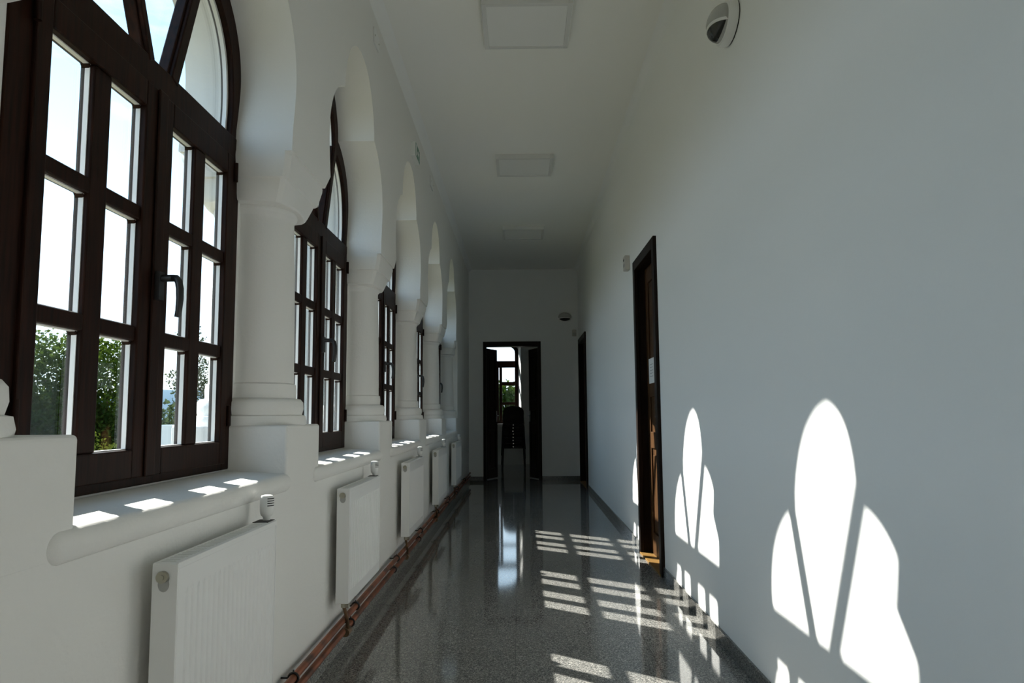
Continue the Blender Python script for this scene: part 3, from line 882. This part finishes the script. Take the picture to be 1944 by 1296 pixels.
tree('tree', (-7.2, 12.0, -.42), [(-.55, 0, 1.9, .62, .7, 1.0), (.35, .1, 1.85, .62, .7, 1.0), (-.2, 0, 1.1, 1.0, .8, .95), (.45, 0, .8, .6, .6, .8), (-.8, .1, 1.0, .5, .6, .8)], 30000, .075, M['leaf'],
     'dense green leafy tree close outside the nearest window', 'tree',
     [([(0, 0, 0), (.03, .02, .6), (-.02, 0, 1.4), (.02, 0, 2.2)], [.09, .075, .06, .02]), ([(0, 0, .7), (.3, .1, 1.3), (.45, .1, 2.0)], [.05, .04, .015]),
      ([(0, 0, .8), (-.4, 0, 1.5), (-.6, .05, 2.1)], [.05, .035, .015])])
tree('tree', (-6.75, 15.0, -.42), [(.05, 0, 1.9, .36, .35, .75), (-.25, .1, 1.3, .35, .3, .4), (.12, 0, 2.8, .22, .22, .6), (.22, 0, 2.3, .25, .25, .5), (-.3, 0, 2.25, .2, .2, .2), (-.15, 0, 3.2, .15, .15, .3)], 3000, .06, M['leafgrey'],
     'slender sparse dark tree seen through the right panes of the nearest window', 'tree',
     [([(0, 0, 0), (.03, 0, 1.2), (.08, 0, 2.2), (.12, 0, 3.3)], [.05, .04, .03, .01]), ([(.03, 0, 1.4), (-.3, 0, 2.2)], [.02, .008]), ([(.08, 0, 2.4), (-.15, 0, 3.2)], [.018, .006])])
tree('shrub', (-6.3, 10.6, -.42), [(0, 0, .75, .55, .4, .55), (.5, .1, .6, .4, .35, .5), (-.5, 0, .65, .45, .35, .5)], 3500, .05, M['leafyellow'],
     'low yellow green shrub in front of the leafy tree outside', 'shrub', [([(0, 0, 0), (0, 0, .7)], [.03, .015])])
tree('shrub', (-8.6, 19.0, -.42), [(0, 0, 1.2, 1.3, .6, .75), (1.2, .2, 1.0, .9, .6, .7)], 3000, .12, M['leafgrey'],
     'dark broad bush outside behind the slender sparse tree', 'shrub', [([(0, 0, 0), (0, 0, 1.0)], [.05, .02])])
tree('tree', (-.9, 34.0, -.42), [(0, 0, 1.6, 1.6, 1.0, 1.4), (1.9, .3, 1.4, 1.3, 1.0, 1.35), (-1.9, .2, 1.4, 1.3, 1.0, 1.2)], 14000, .2, M['leaf'],
     'green trees mass behind the far room window', 'tree', [([(0, 0, 0), (0, 0, 1.6)], [.12, .05])])
# white posts of the terrace
def post(x, y, w, top, finial, label):
    r = thing('terrace_post', (x, y, -.42), label, 'post', 'white terrace posts')
    h = top + .42
    MB().box(-w / 2, w / 2, -w / 2, w / 2, 0, h).build('shaft', M['post'], r, bevel=.01)
    if finial:
        MB().lathe([(.085, h), (.088, h + .03), (.075, h + .07), (.062, h + .10), (.050, h + .115), (.062, h + .15), (.066, h + .19), (.058, h + .235), (.035, h + .27), (.012, h + .29)], 20).build('finial', M['post'], r, smooth=True)
post(-5.23, 11.0, .19, .942, False, 'plain white terrace post without finial seen through the nearest window')
post(-4.64, 11.0, .26, .946, True, 'white terrace post topped by a rounded bell finial outside')

# ------------------------------------------------------------------ light
sd = Vector((1, -.76, -.88)).normalized()
sun = bpy.data.lights.new('sun', 'SUN'); sun.energy = 17; sun.angle = .0093; sun.color = (1, .955, .88)
so = bpy.data.objects.new('sun', sun); COL.objects.link(so); so.rotation_euler = sd.to_track_quat('-Z', 'Y').to_euler(); so.location = (-6, 8, 9)

w = bpy.data.worlds.new('sky'); S.world = w; w.use_nodes = True
nt = w.node_tree; nt.nodes.clear(); N = nt.nodes.new; L = nt.links.new
out = N('ShaderNodeOutputWorld'); bg = N('ShaderNodeBackground'); bg.inputs['Strength'].default_value = 1.85
tc = N('ShaderNodeTexCoord'); sx = N('ShaderNodeSeparateXYZ'); L(tc.outputs['Generated'], sx.inputs[0])
rp = N('ShaderNodeValToRGB'); e = rp.color_ramp.elements
e[0].position = 0; e[0].color = (1.0, 1.16, 1.28, 1); e[1].position = 1; e[1].color = (.26, .52, .95, 1)
k = e.new(.22); k.color = (.78, 1.06, 1.32, 1)
k = e.new(.50); k.color = (.44, .82, 1.18, 1)
L(sx.outputs['Z'], rp.inputs['Fac'])
mp = N('ShaderNodeMapping'); mp.inputs['Scale'].default_value = (1.2, 1.2, 4.5); L(tc.outputs['Generated'], mp.inputs[0])
no = N('ShaderNodeTexNoise'); no.inputs['Scale'].default_value = 2.4; no.inputs['Detail'].default_value = 7; no.inputs['Roughness'].default_value = .6
L(mp.outputs[0], no.inputs['Vector'])
cr = N('ShaderNodeValToRGB'); cr.color_ramp.elements[0].position = .48; cr.color_ramp.elements[1].position = .70
cr.color_ramp.elements[0].color = (0, 0, 0, 1); cr.color_ramp.elements[1].color = (.8, .8, .8, 1)
L(no.outputs['Fac'], cr.inputs['Fac'])
mx = N('ShaderNodeMix'); mx.data_type = 'RGBA'
L(cr.outputs[0], mx.inputs['Factor']); L(rp.outputs[0], mx.inputs['A']); mx.inputs['B'].default_value = (1.15, 1.18, 1.18, 1)
L(mx.outputs['Result'], bg.inputs[0]); L(bg.outputs[0], out.inputs[0])

# ------------------------------------------------------------------ camera
f_px = 1400.0; rho = math.radians(.45)
pitch = math.radians(5.695); yaw = math.radians(.5866)
F = Vector((-math.sin(yaw) * math.cos(pitch), math.cos(yaw) * math.cos(pitch), math.sin(pitch)))
R = F.cross(Vector((0, 0, 1))).normalized(); U = R.cross(F)
cxv = R * math.cos(rho) - U * math.sin(rho); cyv = R * math.sin(rho) + U * math.cos(rho)
cam = bpy.data.cameras.new('camera'); co = bpy.data.objects.new('camera', cam); COL.objects.link(co)
cam.sensor_width = 36; cam.lens = f_px / 1944 * 36; cam.clip_start = .02; cam.clip_end = 2000
mt = Matrix((cxv, cyv, -F)).transposed().to_4x4(); mt.translation = (0, 0, 1.045)
co.matrix_world = mt
S.camera = co

S.view_settings.view_transform = 'Standard'; S.view_settings.look = 'None'
S.view_settings.exposure = 0; S.view_settings.gamma = 1
S.view_settings.use_curve_mapping = False
c = S.cycles
c.max_bounces = 14; c.diffuse_bounces = 9; c.glossy_bounces = 5; c.transparent_max_bounces = 16; c.transmission_bounces = 4
c.sample_clamp_indirect = 6; c.caustics_reflective = False; c.caustics_refractive = False
